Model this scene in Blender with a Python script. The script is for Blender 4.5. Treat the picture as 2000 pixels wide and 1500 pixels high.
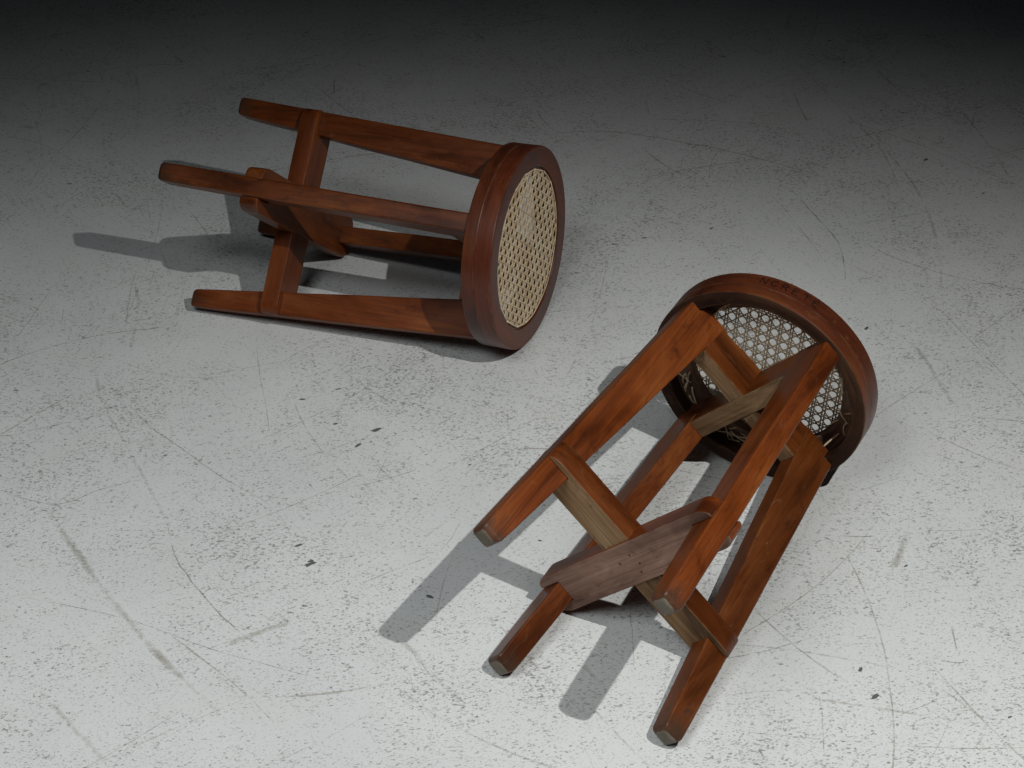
import bpy, bmesh, math, random
import numpy as np
from mathutils import Vector, Matrix, noise as mnoise

for o in list(bpy.data.objects):
    bpy.data.objects.remove(o)
scene = bpy.context.scene
col = scene.collection
R_ = math.radians

# ------------------------------------------------------------------ camera
CAM_H = 1.6922
cam_data = bpy.data.cameras.new('camera')
cam_data.sensor_width = 36.0
cam_data.lens = 3346.1 / 2000 * 36.0
cam_data.clip_start = 0.05
cam_data.clip_end = 200
cam = bpy.data.objects.new('camera', cam_data)
col.objects.link(cam)
W = Matrix(((0.9987, -0.0501, 0.0), (-0.0309, -0.6150, 0.7879), (-0.0395, -0.7870, -0.6157)))
xr = (W @ Vector((1, 0, 0))).normalized()
zb = (W @ Vector((0, 0, -1))).normalized()
yu = zb.cross(xr).normalized()
xr = yu.cross(zb)
cam.matrix_world = Matrix(((xr.x, yu.x, zb.x, 0), (xr.y, yu.y, zb.y, 0), (xr.z, yu.z, zb.z, CAM_H), (0, 0, 0, 1)))
scene.camera = cam
FPX = 3346.1


def floor_at(px, py):
    """photo pixel -> point on the floor"""
    d = xr * ((px - 1000) / FPX) - yu * ((py - 750) / FPX) - zb
    k = -CAM_H / d.z
    return Vector((d.x * k, d.y * k, 0))


# ------------------------------------------------------------------ world and lamps
world = bpy.data.worlds.new('World')
scene.world = world
world.use_nodes = True
bg = world.node_tree.nodes['Background']
bg.inputs[0].default_value = (0.80, 0.90, 1.0, 1)
bg.inputs[1].default_value = 0.008

KEY = Vector((0.844, 0.945, 1.932))


def spot(name, loc, target, power, half, blend, size, color):
    l = bpy.data.lights.new(name, 'SPOT')
    l.energy = power
    l.spot_size = R_(half * 2)
    l.spot_blend = blend
    l.shadow_soft_size = size
    l.color = color
    o = bpy.data.objects.new(name, l)
    col.objects.link(o)
    o.location = loc
    o.rotation_euler = (Vector(target) - Vector(loc)).to_track_quat('-Z', 'Y').to_euler()
    return o


spot('key_lamp', KEY, (0.31, 0.79, 0), 117, 60.6, 0.70, 0.010, (1.0, 0.982, 0.95))
spot('fill_lamp', (-0.78, 0.48, 2.38), (-0.905, 0.304, 0), 150, 51.8, 0.37, 0.6, (0.975, 0.995, 1.0))

scene.view_settings.view_transform = 'Standard'
scene.view_settings.look = 'None'
scene.view_settings.gamma = 1
scene.view_settings.exposure = 0
scene.view_settings.use_curve_mapping = False
scene.render.engine = 'CYCLES'


# ------------------------------------------------------------------ material helpers
class NT:
    def __init__(self, name):
        self.m = bpy.data.materials.new(name)
        self.m.use_nodes = True
        self.t = self.m.node_tree
        self.bsdf = self.t.nodes['Principled BSDF']
        self.out = self.t.nodes['Material Output']

    def n(self, typ, **kw):
        nd = self.t.nodes.new(typ)
        for k, v in kw.items():
            setattr(nd, k, v)
        return nd

    def l(self, a, b):
        self.t.links.new(a, b)

    def math(self, op, a, b=None, c=None, clamp=False):
        nd = self.n('ShaderNodeMath', operation=op, use_clamp=clamp)
        for i, v in enumerate((a, b, c)):
            if v is None:
                continue
            if isinstance(v, (int, float)):
                nd.inputs[i].default_value = v
            else:
                self.l(v, nd.inputs[i])
        return nd.outputs[0]

    def vmath(self, op, a, b):
        nd = self.n('ShaderNodeVectorMath', operation=op)
        for i, v in enumerate((a, b)):
            if isinstance(v, (tuple, list)):
                nd.inputs[i].default_value = v
            else:
                self.l(v, nd.inputs[i])
        return nd.outputs[0]

    def mapping(self, vec, scale=(1, 1, 1), rot=(0, 0, 0), loc=(0, 0, 0)):
        nd = self.n('ShaderNodeMapping')
        self.l(vec, nd.inputs[0])
        nd.inputs['Location'].default_value = loc
        nd.inputs['Rotation'].default_value = rot
        nd.inputs['Scale'].default_value = scale
        return nd.outputs[0]

    def noise(self, vec, scale=5, detail=3, rough=0.5, dist=0.0):
        nd = self.n('ShaderNodeTexNoise')
        self.l(vec, nd.inputs['Vector'])
        nd.inputs['Scale'].default_value = scale
        nd.inputs['Detail'].default_value = detail
        nd.inputs['Roughness'].default_value = rough
        nd.inputs['Distortion'].default_value = dist
        return nd

    def ramp(self, fac, lo, hi, a=0.0, b=1.0):
        nd = self.n('ShaderNodeMapRange', interpolation_type='SMOOTHSTEP')
        self.l(fac, nd.inputs[0])
        for i, v in enumerate((lo, hi, a, b)):
            nd.inputs[i + 1].default_value = v
        return nd.outputs[0]

    def mix(self, fac, a, b, mode='MIX'):
        nd = self.n('ShaderNodeMix', data_type='RGBA', blend_type=mode)
        if isinstance(fac, (int, float)):
            nd.inputs[0].default_value = fac
        else:
            self.l(fac, nd.inputs[0])
        for i, v in ((6, a), (7, b)):
            if isinstance(v, (tuple, list)):
                nd.inputs[i].default_value = (*v[:3], 1)
            else:
                self.l(v, nd.inputs[i])
        return nd.outputs[2]


def wood(name, dark, mid, light, rough=(0.30, 0.55), coat=0.10, wear=(0.26, 0.14, 0.075), wear_amt=0.65, grime=0.55, spec=0.5):
    """varnished wood; grain follows the 'grain' attribute (x runs along the fibres)"""
    k = NT(name)
    at = k.n('ShaderNodeAttribute', attribute_name='grain')
    oi = k.n('ShaderNodeObjectInfo')
    off = k.n('ShaderNodeCombineXYZ')
    k.l(k.math('MULTIPLY', oi.outputs['Random'], 7.3), off.inputs[0])
    k.l(k.math('MULTIPLY', oi.outputs['Random'], 3.1), off.inputs[1])
    v = k.vmath('ADD', at.outputs['Vector'], off.outputs[0])
    g1 = k.noise(k.mapping(v, (2.2, 46, 46)), 1.0, 5, 0.62, 0.8)
    g2 = k.noise(k.mapping(v, (9, 330, 330)), 1.0, 3, 0.6)
    g3 = k.noise(k.mapping(v, (5, 14, 14)), 1.0, 4, 0.6, 0.6)
    g4 = k.noise(k.mapping(v, (22, 38, 38)), 1.0, 5, 0.65, 0.3)
    f = k.math('ADD', k.math('MULTIPLY', g1.outputs[0], 0.40), k.math('MULTIPLY', g3.outputs[0], 0.60))
    c = k.mix(k.ramp(f, 0.34, 0.53), dark, mid)
    c = k.mix(k.ramp(f, 0.50, 0.68), c, light)
    c = k.mix(k.math('MULTIPLY', k.ramp(g2.outputs[0], 0.46, 0.70), 0.48), c, dark)
    c = k.mix(k.math('MULTIPLY', k.ramp(g4.outputs[0], 0.55, 0.75), grime), c, (dark[0] * .35, dark[1] * .35, dark[2] * .4))
    hv = k.n('ShaderNodeHueSaturation')
    k.l(k.ramp(oi.outputs['Random'], 0.0, 1.0, 0.86, 1.14), hv.inputs['Value'])
    k.l(k.ramp(oi.outputs['Random'], 0.0, 1.0, 0.5025, 0.4975), hv.inputs['Hue'])
    k.l(c, hv.inputs['Color'])
    c = hv.outputs[0]
    # attribute wear: 1 at bare foot ends
    aw = k.n('ShaderNodeAttribute', attribute_name='wear')
    w4 = k.math('ADD', aw.outputs['Fac'], k.math('MULTIPLY', k.math('SUBTRACT', g4.outputs[0], 0.5), 0.9))
    wd = k.math('MULTIPLY', k.ramp(w4, 0.22, 0.55), k.ramp(aw.outputs['Fac'], 0.02, 0.2))
    c = k.mix(k.math('MULTIPLY', wd, 0.75), c, (0.045, 0.026, 0.016))
    wg = k.ramp(w4, 0.70, 0.95)
    c = k.mix(wg, c, k.mix(g4.outputs[0], (0.055, 0.045, 0.032), (0.19, 0.165, 0.125)))
    # rubbed edges
    bev = k.n('ShaderNodeBevel', samples=4)
    bev.inputs['Radius'].default_value = 0.0024
    geo = k.n('ShaderNodeNewGeometry')
    dt = k.n('ShaderNodeVectorMath', operation='DOT_PRODUCT')
    k.l(bev.outputs[0], dt.inputs[0])
    k.l(geo.outputs['True Normal'], dt.inputs[1])
    edge = k.ramp(dt.outputs['Value'], 0.98, 0.88)
    chip = k.noise(k.mapping(v, (45, 120, 120)), 1.0, 3, 0.6)
    em = k.math('MULTIPLY', edge, k.ramp(chip.outputs[0], 0.42, 0.62))
    c = k.mix(k.math('MULTIPLY', em, wear_amt), c, wear)
    # scuffs and bruises across the grain
    sc_ = k.noise(k.mapping(v, (30, 70, 70), loc=(1, 5, 2)), 1.0, 5, 0.75, 1.0)
    c = k.mix(k.math('MULTIPLY', k.ramp(sc_.outputs[0], 0.58, 0.72), 0.20), c, wear)
    c = k.mix(k.math('MULTIPLY', k.ramp(sc_.outputs[0], 0.36, 0.28), 0.55), c, (dark[0] * .4, dark[1] * .4, dark[2] * .45))
    # small pale nicks
    nick = k.noise(k.mapping(v, (60, 150, 150), loc=(3, 1, 2)), 1.0, 2, 0.5)
    c = k.mix(k.math('MULTIPLY', k.ramp(nick.outputs[0], 0.765, 0.80), 0.6), c, wear)
    k.l(c, k.bsdf.inputs['Base Color'])
    r = k.math('ADD', k.ramp(g3.outputs[0], 0.3, 0.7, rough[0], rough[1]), k.math('MULTIPLY', wg, 0.3))
    k.l(r, k.bsdf.inputs['Roughness'])
    k.bsdf.inputs['Coat Weight'].default_value = coat
    k.bsdf.inputs['Specular IOR Level'].default_value = spec
    k.bsdf.inputs['Coat Roughness'].default_value = 0.28
    bp = k.n('ShaderNodeBump')
    bp.inputs['Strength'].default_value = 0.35
    bp.inputs['Distance'].default_value = 0.0006
    hh = k.math('ADD', k.math('MULTIPLY', g2.outputs[0], 0.6), k.math('ADD', g4.outputs[0], g1.outputs[0]))
    k.l(hh, bp.inputs['Height'])
    k.l(bp.outputs[0], k.bsdf.inputs['Normal'])
    return k.m


M_LEG = wood('teak_varnish', (0.046, 0.0110, 0.0028), (0.132, 0.0310, 0.0048), (0.210, 0.0590, 0.0092), rough=(0.28, 0.52), coat=0.05, spec=0.32, grime=0.6)
M_RIM = wood('teak_dark_rim', (0.030, 0.0080, 0.0042), (0.090, 0.0205, 0.0074), (0.150, 0.0400, 0.0110), rough=(0.28, 0.50), coat=0.10, grime=0.6, spec=0.34)
M_RAW = wood('raw_timber', (0.080, 0.043, 0.022), (0.270, 0.160, 0.082), (0.400, 0.268, 0.152), rough=(0.8, 0.95), coat=0.0,
             wear=(0.34, 0.25, 0.15), grime=0.85, spec=0.15)
M_DUST = wood('dusty_timber', (0.095, 0.052, 0.036), (0.240, 0.146, 0.106), (0.380, 0.262, 0.200), rough=(0.8, 0.95), coat=0.0,
              wear=(0.30, 0.21, 0.14), grime=0.6, spec=0.15)
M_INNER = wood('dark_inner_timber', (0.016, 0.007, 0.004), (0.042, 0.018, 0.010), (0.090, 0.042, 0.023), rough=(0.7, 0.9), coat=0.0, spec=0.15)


def cane_mat(name, a, b, c3):
    k = NT(name)
    tc = k.n('ShaderNodeTexCoord')
    n1 = k.noise(tc.outputs['Object'], 70, 3, 0.6)
    n2 = k.noise(tc.outputs['Object'], 14, 3, 0.6)
    c = k.mix(k.ramp(n1.outputs[0], 0.35, 0.65), a, b)
    c = k.mix(k.ramp(n2.outputs[0], 0.5, 0.72), c, c3)
    tn = k.n('ShaderNodeAttribute', attribute_name='tone')
    c = k.mix(k.math('MULTIPLY', k.ramp(tn.outputs['Fac'], 0.5, 1.0), 0.45), c, (0.55, 0.37, 0.19))
    k.l(c, k.bsdf.inputs['Base Color'])
    k.bsdf.inputs['Roughness'].default_value = 0.45
    # thin cane lets some light through
    tr = k.n('ShaderNodeBsdfTranslucent')
    k.l(c, tr.inputs[0])
    mx = k.n('ShaderNodeMixShader')
    mx.inputs[0].default_value = 0.22
    k.l(k.bsdf.outputs[0], mx.inputs[1])
    k.l(tr.outputs[0], mx.inputs[2])
    k.l(mx.outputs[0], k.out.inputs[0])
    return k.m


M_CANE = cane_mat('woven_cane', (0.87, 0.70, 0.46), (0.93, 0.80, 0.58), (0.76, 0.56, 0.33))

k = NT('lettering_paint')
tc = k.n('ShaderNodeTexCoord')
n1 = k.noise(tc.outputs['Object'], 260, 3, 0.7)
n2 = k.noise(tc.outputs['Object'], 30, 2, 0.5)
tr = k.n('ShaderNodeBsdfTransparent')
mx = k.n('ShaderNodeMixShader')
k.bsdf.inputs['Base Color'].default_value = (0.012, 0.0035, 0.003, 1)
k.bsdf.inputs['Roughness'].default_value = 0.5
at = k.n('ShaderNodeAttribute', attribute_name='fade')
s = k.math('ADD', k.math('MULTIPLY', n1.outputs[0], 0.6), k.math('MULTIPLY', n2.outputs[0], 0.4))
s = k.math('SUBTRACT', s, at.outputs['Fac'])
k.l(k.ramp(s, 0.36, 0.56, 0.0, 0.85), mx.inputs[0])
k.l(tr.outputs[0], mx.inputs[1])
k.l(k.bsdf.outputs[0], mx.inputs[2])
k.l(mx.outputs[0], k.out.inputs[0])
M_LETTER = k.m

k = NT('dark_hole')
k.bsdf.inputs['Base Color'].default_value = (0.012, 0.009, 0.007, 1)
k.bsdf.inputs['Roughness'].default_value = 0.9
M_HOLE = k.m


# ------------------------------------------------------------------ floor
def floor_material():
    k = NT('painted_concrete')
    tc = k.n('ShaderNodeTexCoord')
    P = tc.outputs['Object']
    base = k.noise(P, 2.3, 5, 0.55)
    cloud = k.noise(P, 7.5, 5, 0.6)
    fine = k.noise(P, 190, 4, 0.7)
    c = k.mix(k.ramp(base.outputs[0], 0.3, 0.7), (0.570, 0.592, 0.590), (0.640, 0.660, 0.655))
    c = k.mix(k.math('MULTIPLY', k.ramp(cloud.outputs[0], 0.52, 0.75), 0.35), c, (0.56, 0.555, 0.53))
    c = k.mix(k.math('MULTIPLY', k.ramp(fine.outputs[0], 0.52, 0.75), 0.28), c, (0.36, 0.36, 0.34))
    warp = k.noise(P, 130, 2, 0.6)
    wv = k.vmath('MULTIPLY', k.vmath('SUBTRACT', warp.outputs['Color'], (0.5, 0.5, 0.5)), (0.0085, 0.0085, 0))
    Pw = k.vmath('ADD', P, wv)
    wide = k.noise(P, 3.1, 5, 0.6)
    wide2 = k.noise(P, 16.0, 4, 0.7, 0.6)
    dens = k.math('ADD', k.math('MULTIPLY', wide.outputs[0], 0.55), k.math('MULTIPLY', wide2.outputs[0], 0.45))
    # pits and flecks: irregular worm-like specks from thresholded noise, one layer for each size and lie
    for i, (sc, rot, st, lo, hi, strength, spread, colr) in enumerate((
            (460, 0.15, 0.60, 0.615, 0.690, 0.50, 0.22, (0.22, 0.22, 0.205)),
            (420, 1.25, 0.50, 0.615, 0.690, 0.50, 0.24, (0.25, 0.24, 0.215)),
            (300, -0.5, 0.55, 0.635, 0.695, 0.70, 0.46, (0.17, 0.172, 0.160)),
            (280, 2.2, 0.50, 0.635, 0.695, 0.66, 0.46, (0.20, 0.19, 0.165)),
            (215, 0.8, 0.60, 0.680, 0.735, 0.74, 0.52, (0.14, 0.142, 0.132)))):
        v = k.mapping(P, (sc * st, sc, 0), (0, 0, rot), (i * 3.7, i * 1.9, i * 5.3))
        nz = k.noise(v, 1.0, 1.5, 0.55, 0.25)
        t = k.math('ADD', nz.outputs[0], k.math('MULTIPLY', k.math('SUBTRACT', dens, 0.5), spread))
        c = k.mix(k.math('MULTIPLY', k.ramp(t, lo, hi), strength * .88), c, colr)
    for i, (sc, rot, st, rad, share, strength, colr) in enumerate((
            (105, -0.25, 0.7, 0.18, 0.10, 0.70, (0.13, 0.135, 0.125)),
            (40, 0.6, 0.55, 0.12, 0.08, 0.85, (0.10, 0.105, 0.10)))):
        v = k.mapping(Pw, (sc * st, sc, 0), (0, 0, rot), (i * 3.7, i * 1.9, 0))
        vo = k.n('ShaderNodeTexVoronoi', feature='F1', voronoi_dimensions='2D')
        k.l(v, vo.inputs['Vector'])
        vo.inputs['Scale'].default_value = 1.0
        sep = k.n('ShaderNodeSeparateColor')
        k.l(vo.outputs['Color'], sep.inputs[0])
        thr = k.math('MULTIPLY', sep.outputs[1], rad)
        inside = k.ramp(k.math('SUBTRACT', thr, vo.outputs['Distance']), 0.0, 0.05)
        d2 = k.math('ADD', share, k.math('MULTIPLY', k.math('SUBTRACT', dens, 0.5), 1.9))
        on = k.math('LESS_THAN', sep.outputs[0], d2)
        amt = k.math('MULTIPLY', k.math('MULTIPLY', inside, on), k.math('MULTIPLY', sep.outputs[2], strength))
        c = k.mix(amt, c, colr)
    # brownish rubs
    st1 = k.noise(k.mapping(P, (3.5, 9, 1), (0, 0, 0.6)), 1.0, 5, 0.65, 1.5)
    c = k.mix(k.math('MULTIPLY', k.ramp(st1.outputs[0], 0.62, 0.78), 0.30), c, (0.46, 0.41, 0.34))
    k.l(c, k.bsdf.inputs['Base Color'])
    r = k.ramp(cloud.outputs[0], 0.3, 0.7, 0.48, 0.66)
    k.l(r, k.bsdf.inputs['Roughness'])
    k.bsdf.inputs['Specular IOR Level'].default_value = 0.35
    bp = k.n('ShaderNodeBump')
    bp.inputs['Strength'].default_value = 0.25
    bp.inputs['Distance'].default_value = 0.0008
    k.l(fine.outputs[0], bp.inputs['Height'])
    k.l(bp.outputs[0], k.bsdf.inputs['Normal'])
    return k.m


def mesh_obj(name, verts, faces, mat, parent=None, smooth=False):
    me = bpy.data.meshes.new(name)
    me.from_pydata([tuple(v) for v in verts], [], faces)
    me.update()
    if smooth:
        for p in me.polygons:
            p.use_smooth = True
    for m in (mat if isinstance(mat, (list, tuple)) else [mat]):
        me.materials.append(m)
    o = bpy.data.objects.new(name, me)
    col.objects.link(o)
    if parent:
        o.parent = parent
    return o


fl = mesh_obj('floor', [(-9, -6, 0), (9, -6, 0), (9, 16, 0), (-9, 16, 0)], [(0, 1, 2, 3)], floor_material())
fl['kind'] = 'structure'

# ------------------------------------------------------------------ scratches and scuffs on the floor paint
def mark_mat(name, colr, cover, sc):
    k = NT(name)
    tc = k.n('ShaderNodeTexCoord')
    n1 = k.noise(tc.outputs['Object'], sc, 4, 0.7)
    n2 = k.noise(tc.outputs['Object'], sc * 0.12, 3, 0.6)
    at = k.n('ShaderNodeAttribute', attribute_name='fade')
    s = k.math('ADD', k.math('MULTIPLY', n1.outputs[0], 0.5), k.math('MULTIPLY', n2.outputs[0], 0.5))
    s = k.math('SUBTRACT', s, k.math('MULTIPLY', at.outputs['Fac'], 0.22))
    k.bsdf.inputs['Base Color'].default_value = (*colr, 1)
    k.bsdf.inputs['Roughness'].default_value = 0.75
    k.bsdf.inputs['Specular IOR Level'].default_value = 0.2
    tr = k.n('ShaderNodeBsdfTransparent')
    mx = k.n('ShaderNodeMixShader')
    k.l(k.ramp(s, 0.25, 0.62, 0.0, cover), mx.inputs[0])
    k.l(tr.outputs[0], mx.inputs[1])
    k.l(k.bsdf.outputs[0], mx.inputs[2])
    k.l(mx.outputs[0], k.out.inputs[0])
    return k.m


def ribbons(name, lines, mat, z, parent):
    """lines: (list of Vector on the floor, width, end fade)"""
    vs, fs, fade = [], [], []
    for pts, w, f0 in lines:
        if w > .0045:
            f0 = min(.9, f0 + .18)   # broad rubs are fainter than the thin ones
        n = len(pts)
        for i, p in enumerate(pts):
            a = pts[max(i - 1, 0)]
            b = pts[min(i + 1, n - 1)]
            t = (b - a).normalized() if (b - a).length > 1e-9 else Vector((1, 0, 0))
            s = Vector((-t.y, t.x, 0)) * (w * 0.5)
            u = i / (n - 1)
            e = max(0, 1 - min(u, 1 - u) / 0.25)
            f = f0 + (1 - f0) * e * e
            for q, ff in ((p + s, min(1, f + .5)), (p, f), (p - s, min(1, f + .5))):
                vs.append((q.x, q.y, z))
                fade.append(ff)
            if i:
                b0 = len(vs) - 6
                fs += [(b0, b0 + 1, b0 + 4, b0 + 3), (b0 + 1, b0 + 2, b0 + 5, b0 + 4)]
    o = mesh_obj(name, vs, fs, mat, parent)
    a = o.data.attributes.new('fade', 'FLOAT', 'POINT')
    a.data.foreach_set('value', fade)
    o['kind'] = 'stuff'
    return o


def curve_px(pix, n=24):
    """smooth line through photo pixels, laid on the floor"""
    P = [floor_at(*p) for p in pix]
    out = []
    m = len(P)
    for i in range(m - 1):
        p0, p1, p2, p3 = P[max(i - 1, 0)], P[i], P[i + 1], P[min(i + 2, m - 1)]
        for j in range(n):
            t = j / n
            out.append(0.5 * ((2 * p1) + (p2 - p0) * t + (2 * p0 - 5 * p1 + 4 * p2 - p3) * t * t + (3 * p1 - p0 - 3 * p2 + p3) * t ** 3))
    out.append(P[-1])
    return [q + Vector((mnoise.noise(q * 40) * .0012, mnoise.noise(q * 40 + Vector((9, 0, 0))) * .0012, 0)) for q in out]


rnd = random.Random(4)
scuffs = [
    (curve_px([(98, 1000), (150, 1080), (225, 1180), (310, 1280), (430, 1395)]), 0.011, 0.15),
    (curve_px([(185, 690), (195, 770), (235, 850), (285, 940), (330, 1030)]), 0.007, 0.45),
    (curve_px([(60, 1330), (110, 1385), (160, 1440), (215, 1500)]), 0.009, 0.35),
    (curve_px([(1700, 250), (1745, 310), (1790, 370), (1830, 470), (1840, 600)]), 0.007, 0.35),
    (curve_px([(1735, 640), (1790, 680), (1830, 740), (1862, 790)]), 0.008, 0.4),
    (curve_px([(1780, 1010), (1765, 1060), (1745, 1110)]), 0.010, 0.4),
    (curve_px([(1140, 1300), (1180, 1340), (1240, 1375), (1320, 1430)]), 0.006, 0.45),
    (curve_px([(205, 120), (255, 140), (270, 170), (268, 260)]), 0.006, 0.5),
    (curve_px([(260, 540), (270, 600), (255, 680)]), 0.006, 0.5),
    (curve_px([(440, 1260), (520, 1230), (570, 1215)]), 0.010, 0.45),
    (curve_px([(790, 1255), (840, 1310), (900, 1370)]), 0.008, 0.5),
    (curve_px([(640, 700), (720, 760), (790, 800)]), 0.005, 0.55),
    (curve_px([(360, 560), (345, 620), (330, 680)]), 0.006, 0.6),
    (curve_px([(700, 920), (735, 975), (780, 1000)]), 0.006, 0.55),
]
lines = [
    (curve_px([(325, 1010), (340, 1080), (370, 1130), (400, 1165), (440, 1210), (500, 1260)]), 0.0022, 0.1),
    (curve_px([(250, 790), (290, 830), (360, 880), (430, 930), (520, 980)]), 0.0020, 0.2),
    (curve_px([(40, 1165), (250, 1210), (420, 1270), (640, 1330)]), 0.0015, 0.3),
    (curve_px([(0, 855), (90, 835), (200, 810)]), 0.002, 0.3),
    (curve_px([(0, 960), (110, 985), (200, 955), (285, 935)]), 0.0018, 0.25),
    (curve_px([(1050, 262), (1180, 257), (1300, 272), (1420, 295), (1520, 320), (1620, 350)]), 0.0025, 0.1),
    (curve_px([(1230, 232), (1400, 236), (1540, 244)]), 0.0018, 0.3),
    (curve_px([(1395, 330), (1385, 345), (1400, 300), (1470, 282), (1580, 290), (1650, 320)]), 0.002, 0.4),
    (curve_px([(1500, 60), (1640, 210), (1720, 290), (1760, 380)]), 0.002, 0.4),
    (curve_px([(1540, 365), (1600, 430), (1640, 480), (1652, 550)]), 0.0025, 0.25),
    (curve_px([(1655, 440), (1750, 425), (1850, 408)]), 0.0025, 0.35),
    (curve_px([(1550, 180), (1565, 215), (1580, 240)]), 0.003, 0.15),
    (curve_px([(1905, 280), (1960, 295), (2000, 315)]), 0.0025, 0.2),
    (curve_px([(50, 80), (140, 62), (250, 40)]), 0.003, 0.3),
    (curve_px([(1400, 1290), (1500, 1270), (1620, 1235)]), 0.0015, 0.3),
    (curve_px([(1460, 1430), (1540, 1438), (1610, 1446)]), 0.0015, 0.2),
    (curve_px([(1600, 1360), (1606, 1400), (1609, 1470)]), 0.0018, 0.3),
    (curve_px([(1840, 1345), (1880, 1375), (1915, 1400)]), 0.0022, 0.2),
    (curve_px([(1760, 1395), (1800, 1380), (1845, 1360)]), 0.0018, 0.3),
    (curve_px([(1860, 1226), (1864, 1250), (1868, 1272)]), 0.0025, 0.1),
    (curve_px([(1845, 1292), (1865, 1294), (1888, 1295)]), 0.0022, 0.1),
    (curve_px([(1640, 1046), (1670, 1048), (1710, 1047)]), 0.002, 0.1),
    (curve_px([(690, 1145), (780, 1110), (860, 1075), (900, 1020)]), 0.0016, 0.3),
    (curve_px([(270, 520), (255, 570), (245, 640)]), 0.0016, 0.2),
    (curve_px([(365, 405), (400, 450), (415, 480)]), 0.002, 0.2),
    (curve_px([(255, 645), (285, 643), (320, 638)]), 0.0022, 0.2),
    (curve_px([(1230, 1180), (1235, 1240), (1240, 1300)]), 0.0018, 0.3),
    (curve_px([(1100, 930), (1115, 900), (1125, 860)]), 0.0016, 0.3),
    (curve_px([(820, 1290), (850, 1330), (890, 1360)]), 0.0016, 0.4),
    (curve_px([(560, 900), (640, 880), (700, 860), (790, 850)]), 0.0015, 0.4),
]
# many fine hairline scratches with no order to them
for i in range(900):
    p = Vector((rnd.uniform(-1.3, 1.3), rnd.uniform(1.2, 4.2), 0))
    a = rnd.choice((rnd.gauss(0.25, 0.35), rnd.gauss(-0.9, 0.5), rnd.uniform(0, math.pi)))
    L = min(rnd.expovariate(1 / 0.07) + 0.015, 0.5)
    cv = rnd.gauss(0, 1.2)
    n = 10
    pts = []
    for j in range(n):
        pts.append(p.copy())
        p = p + Vector((math.cos(a), math.sin(a), 0)) * (L / n)
        a += cv * L / n
    lines.append((pts, rnd.uniform(0.0006, 0.0014), rnd.uniform(0.4, 0.9)))
for i in range(230):
    p = Vector((rnd.uniform(-1.3, 1.3), rnd.uniform(1.2, 4.0), 0))
    a = rnd.choice((rnd.gauss(-0.95, 0.35), rnd.gauss(0.35, 0.4), rnd.uniform(0, math.pi)))
    L = rnd.uniform(0.08, 0.55)
    cv = rnd.gauss(0, 1.6)
    pts = []
    for j in range(16):
        pts.append(p.copy())
        p = p + Vector((math.cos(a), math.sin(a), 0)) * (L / 16)
        a += cv * L / 16 + rnd.gauss(0, .02)
    scuffs.append((pts, rnd.uniform(0.0015, 0.0035), rnd.uniform(0.2, 0.75)))
for i in range(46):
    p = Vector((rnd.uniform(-1.3, 1.3), rnd.uniform(1.2, 4.2), 0))
    a = rnd.uniform(0, math.pi)
    L = rnd.uniform(0.06, 0.35)
    cv = rnd.gauss(0, 2.2)
    pts = []
    for j in range(14):
        pts.append(p.copy())
        p = p + Vector((math.cos(a), math.sin(a), 0)) * (L / 14)
        a += cv * L / 14
    scuffs.append((pts, rnd.uniform(0.003, 0.009), rnd.uniform(0.55, 0.8)))
ribbons('scuff_marks', scuffs, mark_mat('beige_scuff', (0.37, 0.34, 0.285), 0.62, 90), 0.00022, fl)
ribbons('scratches', lines, mark_mat('grey_scratch', (0.21, 0.205, 0.185), 0.62, 260), 0.00034, fl)

# dark paint chips
chip_v, chip_f = [], []
spots = [(735, 840, .010), (605, 1102, .012), (1693, 641, .008), (608, 1096, .007), (583, 1065, .007), (1808, 312, .008), (1620, 80, .006),
         (1648, 122, .006), (1920, 378, .004), (120, 98, .005), (1710, 1360, .008), (1680, 1308, .007), (1770, 1105, .004), (838, 1165, .008),
         (700, 870, .008), (655, 828, .005), (660, 760, .006), (590, 780, .006), (1258, 465, .006), (1200, 477, .007), (1390, 446, .006)]
for i in range(14):
    q = (rnd.uniform(0, 2000), rnd.uniform(150, 1500), rnd.choice((.0025, .003, .004)))
    spots.append(q)
for (px, py, r) in spots:
    c0 = floor_at(px, py)
    b0 = len(chip_v)
    a0 = rnd.gauss(0.3, 0.5)
    m = 9
    for j in range(m):
        a = j / m * 2 * math.pi
        q = Vector((math.cos(a) * r * rnd.uniform(.5, 1.1), math.sin(a) * r * .38 * rnd.uniform(.4, 1.2), 0))
        q.rotate(Matrix.Rotation(a0, 3, 'Z'))
        chip_v.append((c0.x + q.x, c0.y + q.y, 0.00045))
    chip_f.append(tuple(range(b0, b0 + m)))
k = NT('dark_chip')
k.bsdf.inputs['Base Color'].default_value = (0.10, 0.105, 0.10, 1)
k.bsdf.inputs['Roughness'].default_value = 0.85
ch = mesh_obj('paint_chips', chip_v, chip_f, k.m, fl)
ch['kind'] = 'stuff'

# ------------------------------------------------------------------ stool pieces, all in the stool's own frame (z up, feet at 0)
RS = 0.165          # seat radius
H = 0.5835          # height
ZB = 0.5344         # underside of the seat rim
LW = 0.031          # leg thickness across


def set_attr(o, grain, wear=None):
    a = o.data.attributes.new('grain', 'FLOAT_VECTOR', 'POINT')
    a.data.foreach_set('vector', np.array(grain, dtype=np.float32).ravel())
    b = o.data.attributes.new('wear', 'FLOAT', 'POINT')
    b.data.foreach_set('value', np.zeros(len(grain), dtype=np.float32) if wear is None else np.array(wear, dtype=np.float32))


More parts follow.
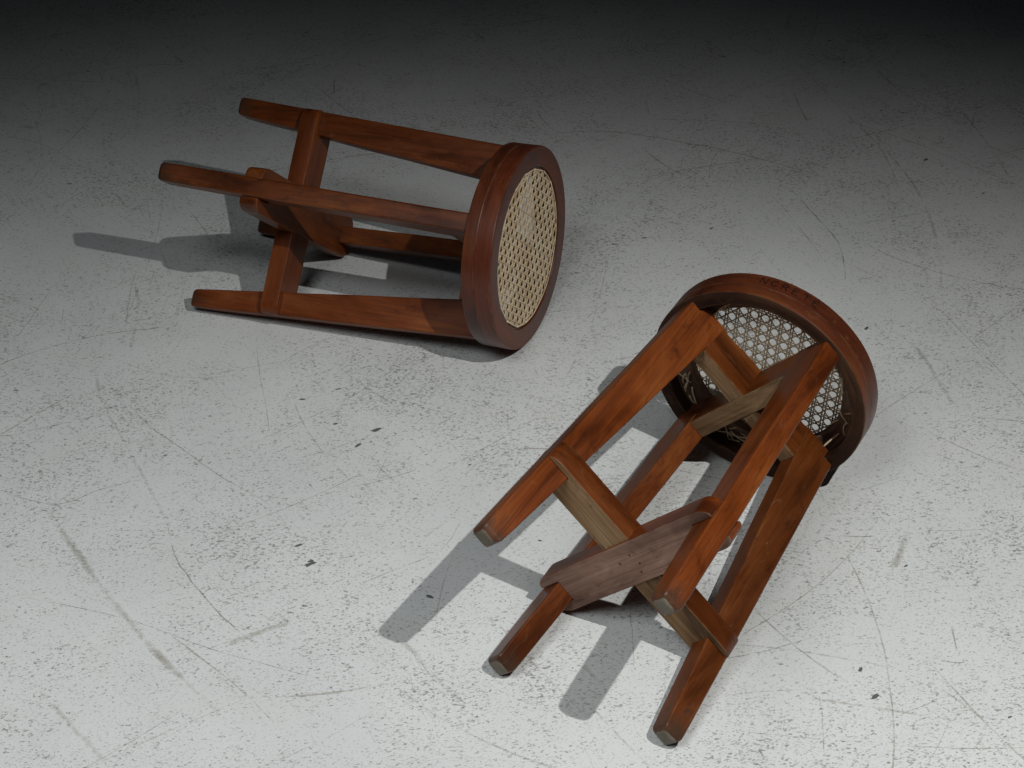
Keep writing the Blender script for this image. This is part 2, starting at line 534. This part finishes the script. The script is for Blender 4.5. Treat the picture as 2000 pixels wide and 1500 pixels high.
def smooth_by_angle(o, deg=35):
    me = o.data
    bm = bmesh.new()
    bm.from_mesh(me)
    for f in bm.faces:
        f.smooth = True
    for e in bm.edges:
        if len(e.link_faces) == 2 and e.calc_face_angle(0) > R_(deg):
            e.smooth = False
    bm.to_mesh(me)
    bm.free()
    wn = o.modifiers.new('weighted_normal', 'WEIGHTED_NORMAL')
    wn.keep_sharp = True
    wn.weight = 80


def leg_outer(z):
    return 0.1875 - 0.0555 * z


def leg_inner(z):
    return 0.1570 - 0.1150 * z


def section(ro, ri, t0, w, fo, fi, inset=0.0):
    """rounded rectangle in (radial, tangential)"""
    ro -= inset
    ri += inset
    h = w / 2 - inset
    cap = min(h, (ro - ri) / 2) * .92
    fo = min(max(fo, inset * 1.1), cap)
    fi = min(max(fi, inset * 1.1), cap)
    pts = []
    for (cx, cy, rr, a0) in ((ro, h, fo, 0), (ri, h, fi, 90), (ri, -h, fi, 180), (ro, -h, fo, 270)):
        sx = -1 if cx == ro else 1
        sy = -1 if cy > 0 else 1
        ox, oy = cx + sx * rr, cy + sy * rr
        for j in range(5):
            a = R_(a0 + j * 22.5)
            pts.append((ox + rr * math.cos(a), oy + t0 + rr * math.sin(a)))
    return pts


def make_leg(root, idx, z0, toff, seed, foot_r):
    az = idx * math.pi / 2
    e = Vector((math.cos(az), math.sin(az), 0))
    g = Vector((-math.sin(az), math.cos(az), 0))
    st = [(z0, .0085, 0), (z0 + .0010, .0056, 0), (z0 + .003, .0030, 0), (z0 + .006, .0012, 0), (z0 + .009, .0003, 0)]
    for j in range(1, 22):
        st.append((z0 + .009 + (ZB - .0006 - z0 - .009) * j / 21, 0, 0))
    st += [(ZB - .0003, .0003, 0), (ZB - .0002, .0003, 1), (.5486, 0, 1), (.5493, .001, 1)]
    verts, grain, wear = [], [], []
    rs = random.Random(seed)
    ph = [rs.uniform(0, 50) for _ in range(4)]
    N = 20
    for (z, ins, cut) in st:
        ro = leg_outer(z) + foot_r * (1 - z / .55) + .0006 * mnoise.noise(Vector((z * 9, ph[0], 0)))
        ri = leg_inner(z) + foot_r * (1 - z / .55) + .0008 * mnoise.noise(Vector((z * 9, ph[1], 0)))
        if cut:
            ro = .1412
        t0 = toff * (1 - z / .55) + .0005 * mnoise.noise(Vector((z * 8, ph[2], 0)))
        w = LW + .0008 * mnoise.noise(Vector((z * 10, ph[3], 0)))
        fo = .0036 if not cut else .003
        for (r, t) in section(ro, ri, t0, w, fo, .0026, ins):
            p = e * r + g * t + Vector((0, 0, z))
            verts.append(p)
            grain.append((z, r + idx, t))
            dz = z - z0
            wv = max(0, 1 - dz / .075)
            wear.append(1.6 if (dz < .0005) else (1.0 if dz < .002 else wv * .55))
    faces = []
    n = len(st)
    for i in range(n - 1):
        for j in range(N):
            a, b = i * N + j, i * N + (j + 1) % N
            faces.append((a, b, b + N, a + N))
    faces.append(tuple(reversed(range(N))))
    faces.append(tuple((n - 1) * N + j for j in range(N)))
    o = mesh_obj('leg', verts, faces, M_LEG, root)
    set_attr(o, grain, wear)
    smooth_by_angle(o, 40)
    return o


def plank_outline(hl, hw, notch_w, notch_r, rc):
    """plank with an open slot at each end for the leg; plan view, x along the plank"""
    def end(s):
        pts = []
        # from -y side to +y side at +x end
        pr = []
        ry = min(.0155, hw - notch_w - .0020)
        for j in range(7):
            a = R_(-90 + j * 15)
            pr.append((hl - rc + rc * math.cos(a), -hw + ry + ry * math.sin(a)))
        pr += [(hl, -notch_w), (notch_r, -notch_w), (notch_r, notch_w), (hl, notch_w)]
        for j in range(7):
            a = R_(j * 15)
            pr.append((hl - rc + rc * math.cos(a), hw - ry + ry * math.sin(a)))
        return [(s * x, s * y) for x, y in pr]
    mid = [(hl * .55, hw), (hl * .2, hw), (-hl * .2, hw), (-hl * .55, hw)]
    return end(1) + mid + end(-1) + [(-x, -y) for x, y in mid]


def make_plank(root, name, axis, z0, z1, hl, hw, notch_w, notch_r, rc, mat_top, mat_under, seed, turn=0.0, bevel=.0017):
    out = plank_outline(hl, hw, notch_w, notch_r, rc)
    bm = bmesh.new()
    vs = [bm.verts.new((x, y, z0)) for x, y in out]
    f = bm.faces.new(list(reversed(vs)))
    r = bmesh.ops.extrude_face_region(bm, geom=[f])
    for v in r['geom']:
        if isinstance(v, bmesh.types.BMVert):
            v.co.z = z1
    bmesh.ops.recalc_face_normals(bm, faces=bm.faces)
    edges = [ed for ed in bm.edges if abs(ed.verts[0].co.z - ed.verts[1].co.z) < 1e-6]
    bmesh.ops.bevel(bm, geom=edges, offset=bevel, segments=2, affect='EDGES', profile=0.6, clamp_overlap=True)
    for fc in bm.faces:
        fc.material_index = 1 if fc.normal.z < -0.8 else 0
    rs = random.Random(seed)
    o3 = Vector((rs.uniform(0, 9), rs.uniform(0, 9), 0))
    grain = []
    for v in bm.verts:
        grain.append((v.co.x, v.co.y + seed, v.co.z))
        d = mnoise.noise_vector(v.co * 22 + o3) * .0006
        v.co += Vector((d.x, d.y, d.z))
        v.co = Vector((v.co.x - turn * v.co.y, v.co.y + turn * v.co.x, v.co.z))
        if axis == 1:
            v.co = Vector((-v.co.y, v.co.x, v.co.z))
    me = bpy.data.meshes.new(name)
    bm.to_mesh(me)
    bm.free()
    me.materials.append(mat_top)
    me.materials.append(mat_under)
    o = bpy.data.objects.new(name, me)
    col.objects.link(o)
    o.parent = root
    set_attr(o, grain)
    smooth_by_angle(o, 40)
    return o


def make_support(root, axis, z0, z1, hl, hw, mat_under, seed):
    """bar under the seat between opposite legs; its top edge sags a little near the legs"""
    bm = bmesh.new()
    n = 14
    prof = []
    for i in range(n + 1):
        x = -hl + 2 * hl * i / n
        prof.append((x, z1 - .004 * math.exp(-((abs(x) - .078) / .022) ** 2)))
    low = [(hl - 2 * hl * i / n, z0) for i in range(n + 1)]
    ring = prof + low
    vs = [bm.verts.new((x, -hw, z)) for x, z in ring]
    f = bm.faces.new(vs)
    r = bmesh.ops.extrude_face_region(bm, geom=[f])
    for v in r['geom']:
        if isinstance(v, bmesh.types.BMVert):
            v.co.y = hw
    bmesh.ops.recalc_face_normals(bm, faces=bm.faces)
    edges = [ed for ed in bm.edges if abs(ed.verts[0].co.y - ed.verts[1].co.y) < 1e-6 and abs(ed.verts[0].co.x - ed.verts[1].co.x) > 1e-4]
    bmesh.ops.bevel(bm, geom=edges, offset=.0015, segments=2, affect='EDGES', clamp_overlap=True)
    for fc in bm.faces:
        fc.material_index = 1 if fc.normal.z < -0.8 else 0
    grain = []
    rs = random.Random(seed)
    o3 = Vector((rs.uniform(0, 9), rs.uniform(0, 9), 0))
    for v in bm.verts:
        grain.append((v.co.x, v.co.y + seed, v.co.z))
        d = mnoise.noise_vector(v.co * 25 + o3) * .0005
        v.co += Vector((0, d.y, d.z))
        if axis == 1:
            v.co = Vector((-v.co.y, v.co.x, v.co.z))
    me = bpy.data.meshes.new('seat_support')
    bm.to_mesh(me)
    bm.free()
    me.materials.append(M_LEG)
    me.materials.append(mat_under)
    o = bpy.data.objects.new('seat_support', me)
    col.objects.link(o)
    o.parent = root
    set_attr(o, grain)
    smooth_by_angle(o, 40)
    return o


def lathe(root, name, prof, mats, mat_of, seed, wob=.0004, n=160, seam=0.0):
    rs = random.Random(seed)
    ph = rs.uniform(0, 50)
    verts, grain, faces = [], [], []
    m = len(prof)
    for i in range(n):
        a = 2 * math.pi * i / n
        c, s = math.cos(a + seam), math.sin(a + seam)
        for j, (r, z) in enumerate(prof):
            dr = wob * mnoise.noise(Vector((c * 2.2 + ph, s * 2.2, z * 30)))
            dz = wob * .6 * mnoise.noise(Vector((c * 2.2, s * 2.2 + ph, r * 30)))
            verts.append(((r + dr) * c, (r + dr) * s, z + dz))
            grain.append((a * RS, r + seed, z))
    for i in range(n):
        for j in range(m):
            a, b = i * m + j, i * m + (j + 1) % m
            i2 = (i + 1) % n
            faces.append((a, i2 * m + j, i2 * m + (j + 1) % m, b))
    o = mesh_obj(name, verts, faces, mats, root)
    for p in o.data.polygons:
        p.material_index = mat_of[p.index % m]
    set_attr(o, grain)
    smooth_by_angle(o, 40)
    return o


TONE = []
_tr = random.Random(77)


def set_tone(o):
    a = o.data.attributes.new('tone', 'FLOAT', 'POINT')
    a.data.foreach_set('value', TONE)
    TONE.clear()


def ribbon_strip(verts, faces, pts, w, th, normal=Vector((0, 0, 1))):
    """flat cane strand: domed cross-section of five points"""
    n = len(pts)
    b0 = len(verts)
    tone = _tr.random()
    for i, p in enumerate(pts):
        t = (pts[min(i + 1, n - 1)] - pts[max(i - 1, 0)]).normalized()
        s = normal.cross(t).normalized()
        u = t.cross(s)
        for (a, h) in ((-.5, 0), (-.32, .8), (0, 1), (.32, .8), (.5, 0), (0, -.15)):
            verts.append(p + s * (a * w) + u * (h * th))
            TONE.append(tone)
    for i in range(n - 1):
        for j in range(6):
            a, b = b0 + i * 6 + j, b0 + i * 6 + (j + 1) % 6
            faces.append((a, b, b + 6, a + 6))
    faces.append(tuple(b0 + j for j in reversed(range(6))))
    faces.append(tuple(b0 + (n - 1) * 6 + j for j in range(6)))


def make_cane(root, ang, pu, pv, seed, rc=.1272, z=.5792):
    rs = random.Random(seed)
    verts, faces = [], []
    ca, sa = math.cos(ang), math.sin(ang)

    def strand(org, d, per, ph, amp, w, zoff):
        # chord of the circle
        b = org.dot(d)
        disc = b * b - (org.dot(org) - rc * rc)
        if disc <= 1e-6:
            return
        s0, s1 = -b - math.sqrt(disc), -b + math.sqrt(disc)
        if s1 - s0 < .008:
            return
        n = max(3, int((s1 - s0) / (per / 4)))
        nd = Vector((-d.y, d.x, 0))
        pts = []
        sh = rs.uniform(-.0002, .0002)
        for i in range(n + 1):
            s = s0 + (s1 - s0) * i / n
            q = org + d * s
            zz = z + zoff + amp * math.cos(2 * math.pi * (s / per) + ph)
            q2 = q + nd * (sh + .00035 * mnoise.noise(Vector((s * 30, seed, org.x * 50 + org.y * 31))))
            sag = -.0016 * (1 - (q.length / rc) ** 2)
            pts.append(Vector((q2.x, q2.y, zz + sag)))
        ribbon_strip(verts, faces, pts, w * rs.uniform(.9, 1.08), .0006)

    U = Vector((ca, sa, 0))
    V = Vector((-sa, ca, 0))
    nmax = int(.14 / min(pu, pv)) + 2
    for i in range(-nmax, nmax + 1):
        for s in (-1, 1):
            strand(U * ((i + .5) * pu + s * .00185), V, pv, 0 if s > 0 else math.pi, .0004, .0022, -.0003)
            strand(V * ((i + .5) * pv + s * .00185), U, pu, math.pi if s > 0 else 0, .0004, .0022, .0002)
    # diagonals clip the corners of each opening
    for sg in (1, -1):
        d = (U * pu + V * (pv * sg)).normalized()
        nd = Vector((-d.y, d.x, 0))
        step = abs((U * pu).dot(nd))
        per = math.hypot(pu, pv)
        for i in range(-2 * nmax, 2 * nmax + 1):
            o_ = (U * pu * (i + .5))
            o_ = nd * o_.dot(nd)
            strand(o_, d, per, math.pi / 2, .0003, .0022, .0007 if sg > 0 else .0010)
    o = mesh_obj('cane_webbing', verts, faces, M_CANE, root, smooth=True)
    set_tone(o)
    o['kind'] = 'stuff'
    # binder strand pegged round the edge, straight from peg to peg
    verts, faces = [], []
    m = 19
    pg = []
    a0 = rs.uniform(0, 1)
    for i in range(m):
        a = a0 + (i + rs.uniform(-.16, .16)) / m * 2 * math.pi
        r = .1283 + rs.uniform(-.0006, .0006)
        pg.append(Vector((r * math.cos(a), r * math.sin(a), z + .0013)))
    for i in range(m):
        a, b = pg[i], pg[(i + 1) % m]
        mid = [a.lerp(b, t) + Vector((0, 0, .0006 * math.sin(t * math.pi))) for t in (0, .25, .5, .75, 1)]
        ribbon_strip(verts, faces, mid, .0030, .0008)
    set_tone(mesh_obj('cane_binder', verts, faces, M_CANE, root, smooth=True))
    return o


def make_ends(root, seed, count, zones):
    """cut strand ends and knots left hanging under the seat"""
    rs = random.Random(seed)
    verts, faces = [], []
    for i in range(count):
        a = rs.choice(zones) + rs.gauss(0, .14)
        r = rs.uniform(.1225, .139)
        p = Vector((r * math.cos(a), r * math.sin(a), .5605 - rs.uniform(0, .004)))
        ta = a + math.pi / 2 + rs.gauss(0, .5)
        if rs.random() < .5:
            ta += math.pi
        L = rs.uniform(.014, .045)
        pts = []
        cv = rs.gauss(0, 30)
        vz = rs.uniform(-.45, .05)
        for j in range(9):
            pts.append(p.copy())
            p = p + Vector((math.cos(ta), math.sin(ta), vz)) * (L / 9)
            ta += cv * L / 9
            rr = math.hypot(p.x, p.y)
            if rr > .1415:
                p.x *= .1413 / rr
                p.y *= .1413 / rr
            p.z = min(p.z, .5618)
        ribbon_strip(verts, faces, pts, rs.uniform(.0018, .0028), .0006)
    o = mesh_obj('loose_cane_ends', verts, faces, M_CANE, root, smooth=True)
    set_tone(o)
    o['kind'] = 'stuff'
    return o


STROKES = {
    'C': [[(.9, .8), (.6, 1), (.25, .9), (.05, .5), (.25, .1), (.6, 0), (.9, .18)]],
    'O': [[(.5, 1), (.15, .85), (.05, .5), (.15, .15), (.5, 0), (.85, .15), (.95, .5), (.85, .85), (.5, 1)]],
    'N': [[(.05, 0), (.1, 1)], [(.1, 1), (.85, 0)], [(.85, 0), (.95, 1)]],
    'R': [[(.1, 0), (.12, 1)], [(.12, 1), (.7, .95), (.85, .75), (.65, .52), (.12, .48)], [(.4, .5), (.9, 0)]],
    'E': [[(.85, 1), (.12, .97), (.1, 0), (.85, .02)], [(.1, .52), (.65, .52)]],
    'T': [[(0, 1), (1, .96)], [(.5, .98), (.52, 0)]],
}


def make_lettering(rim, text, a0, da, zc, hgt, wid, fades):
    """brush-written capitals on the outside of the rim"""
    verts, faces, fade = [], [], []
    for i, chr_ in enumerate(text):
        ac = a0 + da * i
        for st in STROKES[chr_]:
            pts = []
            for (p, q) in zip(st[:-1], st[1:]):
                for t in (0, .25, .5, .75):
                    pts.append((p[0] + (q[0] - p[0]) * t, p[1] + (q[1] - p[1]) * t))
            pts.append(st[-1])
            n = len(pts)
            b0 = len(verts)
            for j, (u, v) in enumerate(pts):
                uu, vv = pts[min(j + 1, n - 1)]
                u0, v0 = pts[max(j - 1, 0)]
                tx, ty = (uu - u0) * wid, (vv - v0) * hgt
                l = math.hypot(tx, ty) + 1e-9
                sw = .00085 * (1 + .35 * math.sin(j * 1.3 + i))
                for s in (-1, 1):
                    x = (u - .5) * wid - ty / l * s * sw
                    y = (v - .5) * hgt + tx / l * s * sw
                    a = ac + math.copysign(1, da) * x / RS
                    r = RS + .0009
                    verts.append((r * math.cos(a), r * math.sin(a), zc + y))
                    fade.append(fades[i])
                if j:
                    k0 = b0 + (j - 1) * 2
                    faces.append((k0, k0 + 1, k0 + 3, k0 + 2))
    o = mesh_obj('lettering', verts, faces, M_LETTER, rim)
    a = o.data.attributes.new('fade', 'FLOAT', 'POINT')
    a.data.foreach_set('value', fade)
    return o


def make_stool(label, loc, Mx, legs, cane, under, seed, letter=None, low=(0, 1), boards=(.031, .0265, 0)):
    root = bpy.data.objects.new('stool', None)
    col.objects.link(root)
    root['label'] = label
    root['category'] = 'stool'
    root['group'] = 'overturned cane stools'
    for i, (z0, toff, fr) in enumerate(legs):
        make_leg(root, i, z0, toff, seed * 10 + i, fr)
    # stretcher boards: the one along y laps over the one along x
    px = make_plank(root, 'stretcher', 0, .1455, .1765, .1775, boards[0], LW / 2 + .0006, .1405, .022, M_LEG, under[0], seed + 1)
    py = make_plank(root, 'stretcher', 1, .1490, .1815, .1775, boards[1], LW / 2 + .0006, .1400, .022, M_LEG, under[1], seed + 2, boards[2])
    # rusty nail holes under the crossing
    for (x, y) in ((.012, -.012), (.017, .004), (.008, .016), (-.014, -.006)):
        vs = [(x + .0016 * math.cos(t * math.pi / 3), y + .0016 * math.sin(t * math.pi / 3), .1448) for t in range(6)]
        mesh_obj('nail_hole', vs, [tuple(reversed(range(6)))], M_HOLE, px)
    make_support(root, 0, .4865, .5500, .1000, .0149, under[2], seed + 3)
    make_support(root, 1, .4890, .5515, .1000, .0147, under[2], seed + 4)
    f = .0016
    seam = (low[0] + .5) * math.pi / 2     # the joint of the hoop lies at the floor
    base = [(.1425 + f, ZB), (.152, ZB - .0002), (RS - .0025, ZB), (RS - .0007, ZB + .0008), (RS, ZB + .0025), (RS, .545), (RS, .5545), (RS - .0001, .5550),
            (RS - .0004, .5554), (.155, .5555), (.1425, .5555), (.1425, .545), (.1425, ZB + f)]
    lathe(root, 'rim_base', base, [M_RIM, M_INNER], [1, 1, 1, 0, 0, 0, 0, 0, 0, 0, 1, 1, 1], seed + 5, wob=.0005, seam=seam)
    top = [(.1428, .5556), (.155, .5557), (RS - .0003, .5557), (RS, .5560), (RS, .5566), (RS, .565), (RS, .5805), (RS - .0004, .5826), (RS - .0016, H - .0001), (RS - .0028, H),
           (.150, H + .0001), (.1335, H), (.1322, H - .0006), (.1316, H - .0022), (.1314, .5785), (.125, .5783), (.1195, .5781), (.1185, .577),
           (.1185, .5645), (.1195, .5632), (.130, .5630), (.1420, .5630)]
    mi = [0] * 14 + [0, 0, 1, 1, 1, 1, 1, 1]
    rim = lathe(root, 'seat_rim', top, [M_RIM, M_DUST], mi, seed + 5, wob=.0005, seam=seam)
    make_cane(root, *cane, seed + 7)
    make_ends(root, seed + 8, 60, [math.pi / 4 + k_ * math.pi / 2 + o_ for k_ in range(4) for o_ in (-.35, .3)])
    if letter:
        make_lettering(rim, *letter)
    # rest the stool on the floor: level the plane through its two lower feet and the rim
    root.matrix_world = Matrix.Translation(loc) @ Mx.to_4x4()
    bpy.context.view_layer.update()
    kids = [c for c in root.children if c.name.split('.')[0] == 'leg']
    rims = [c for c in root.children if c.name.split('.')[0] in ('rim_base', 'seat_rim')]
    fl_ = [kids[i] for i in low]
    co = {}
    for c in fl_ + rims:
        a = np.empty(len(c.data.vertices) * 3)
        c.data.vertices.foreach_get('co', a)
        co[c.name] = a.reshape(-1, 3)
    for it in range(6):
        mw = np.array(root.matrix_world)
        sup = []
        for grp in ([fl_[0]], [fl_[1]], rims):
            pts = np.vstack([co[c.name] for c in grp])
            if grp[0] in fl_:
                pts = pts[pts[:, 2] < .1]
            wp = pts @ mw[:3, :3].T + mw[:3, 3]
            sup.append(Vector(wp[wp[:, 2].argmin()]))
        nrm = (sup[1] - sup[0]).cross(sup[2] - sup[0]).normalized()
        if nrm.z < 0:
            nrm = -nrm
        q = nrm.rotation_difference(Vector((0, 0, 1)))
        c0 = (sup[0] + sup[1] + sup[2]) / 3
        root.matrix_world = Matrix.Translation(c0) @ q.to_matrix().to_4x4() @ Matrix.Translation(-c0) @ root.matrix_world
        zmin = min((np.vstack(list(co.values())) @ np.array(root.matrix_world)[:3, :3].T + np.array(root.matrix_world)[:3, 3])[:, 2].min(), 9)
        root.matrix_world = Matrix.Translation((0, 0, -zmin)) @ root.matrix_world
        bpy.context.view_layer.update()
    return root


M1 = Matrix(((0.26262, -0.29971, 0.91717), (0.65986, -0.63774, -0.39734), (0.704, 0.70955, 0.03029)))
M2 = Matrix(((0.58436, 0.60863, 0.53674), (-0.39782, -0.36163, 0.84318), (0.70729, -0.70625, 0.03081)))
make_stool('fallen wooden stool with plain unlettered rim, its cane seat face turned outward',
           Vector((-0.4932, 2.537, 0.1488)), M1, [(.012, 0, -.002), (0, -.005, .009), (.002, 0, 0), (0, -.003, .002)],
           (R_(-44), .0163, .0158), (M_DUST, M_DUST, M_RAW), 3, low=(2, 3), boards=(.0315, .0370, -.0155))
make_stool('fallen wooden stool showing pale raw undersides and faded CONCRETE lettering on its rim',
           Vector((0.0625, 1.4680, 0.1486)), M2, [(0, 0, 0), (.002, 0, 0), (.002, 0, 0), (0, 0, 0)],
           (R_(50), .0166, .0182), (M_DUST, M_RAW, M_RAW), 21,
           letter=('CONCRETE', R_(-59), R_(5.5), .570, .0125, .0105, [.15, .13, .0, .0, -.04, -.06, .0, -.02]), low=(1, 2))
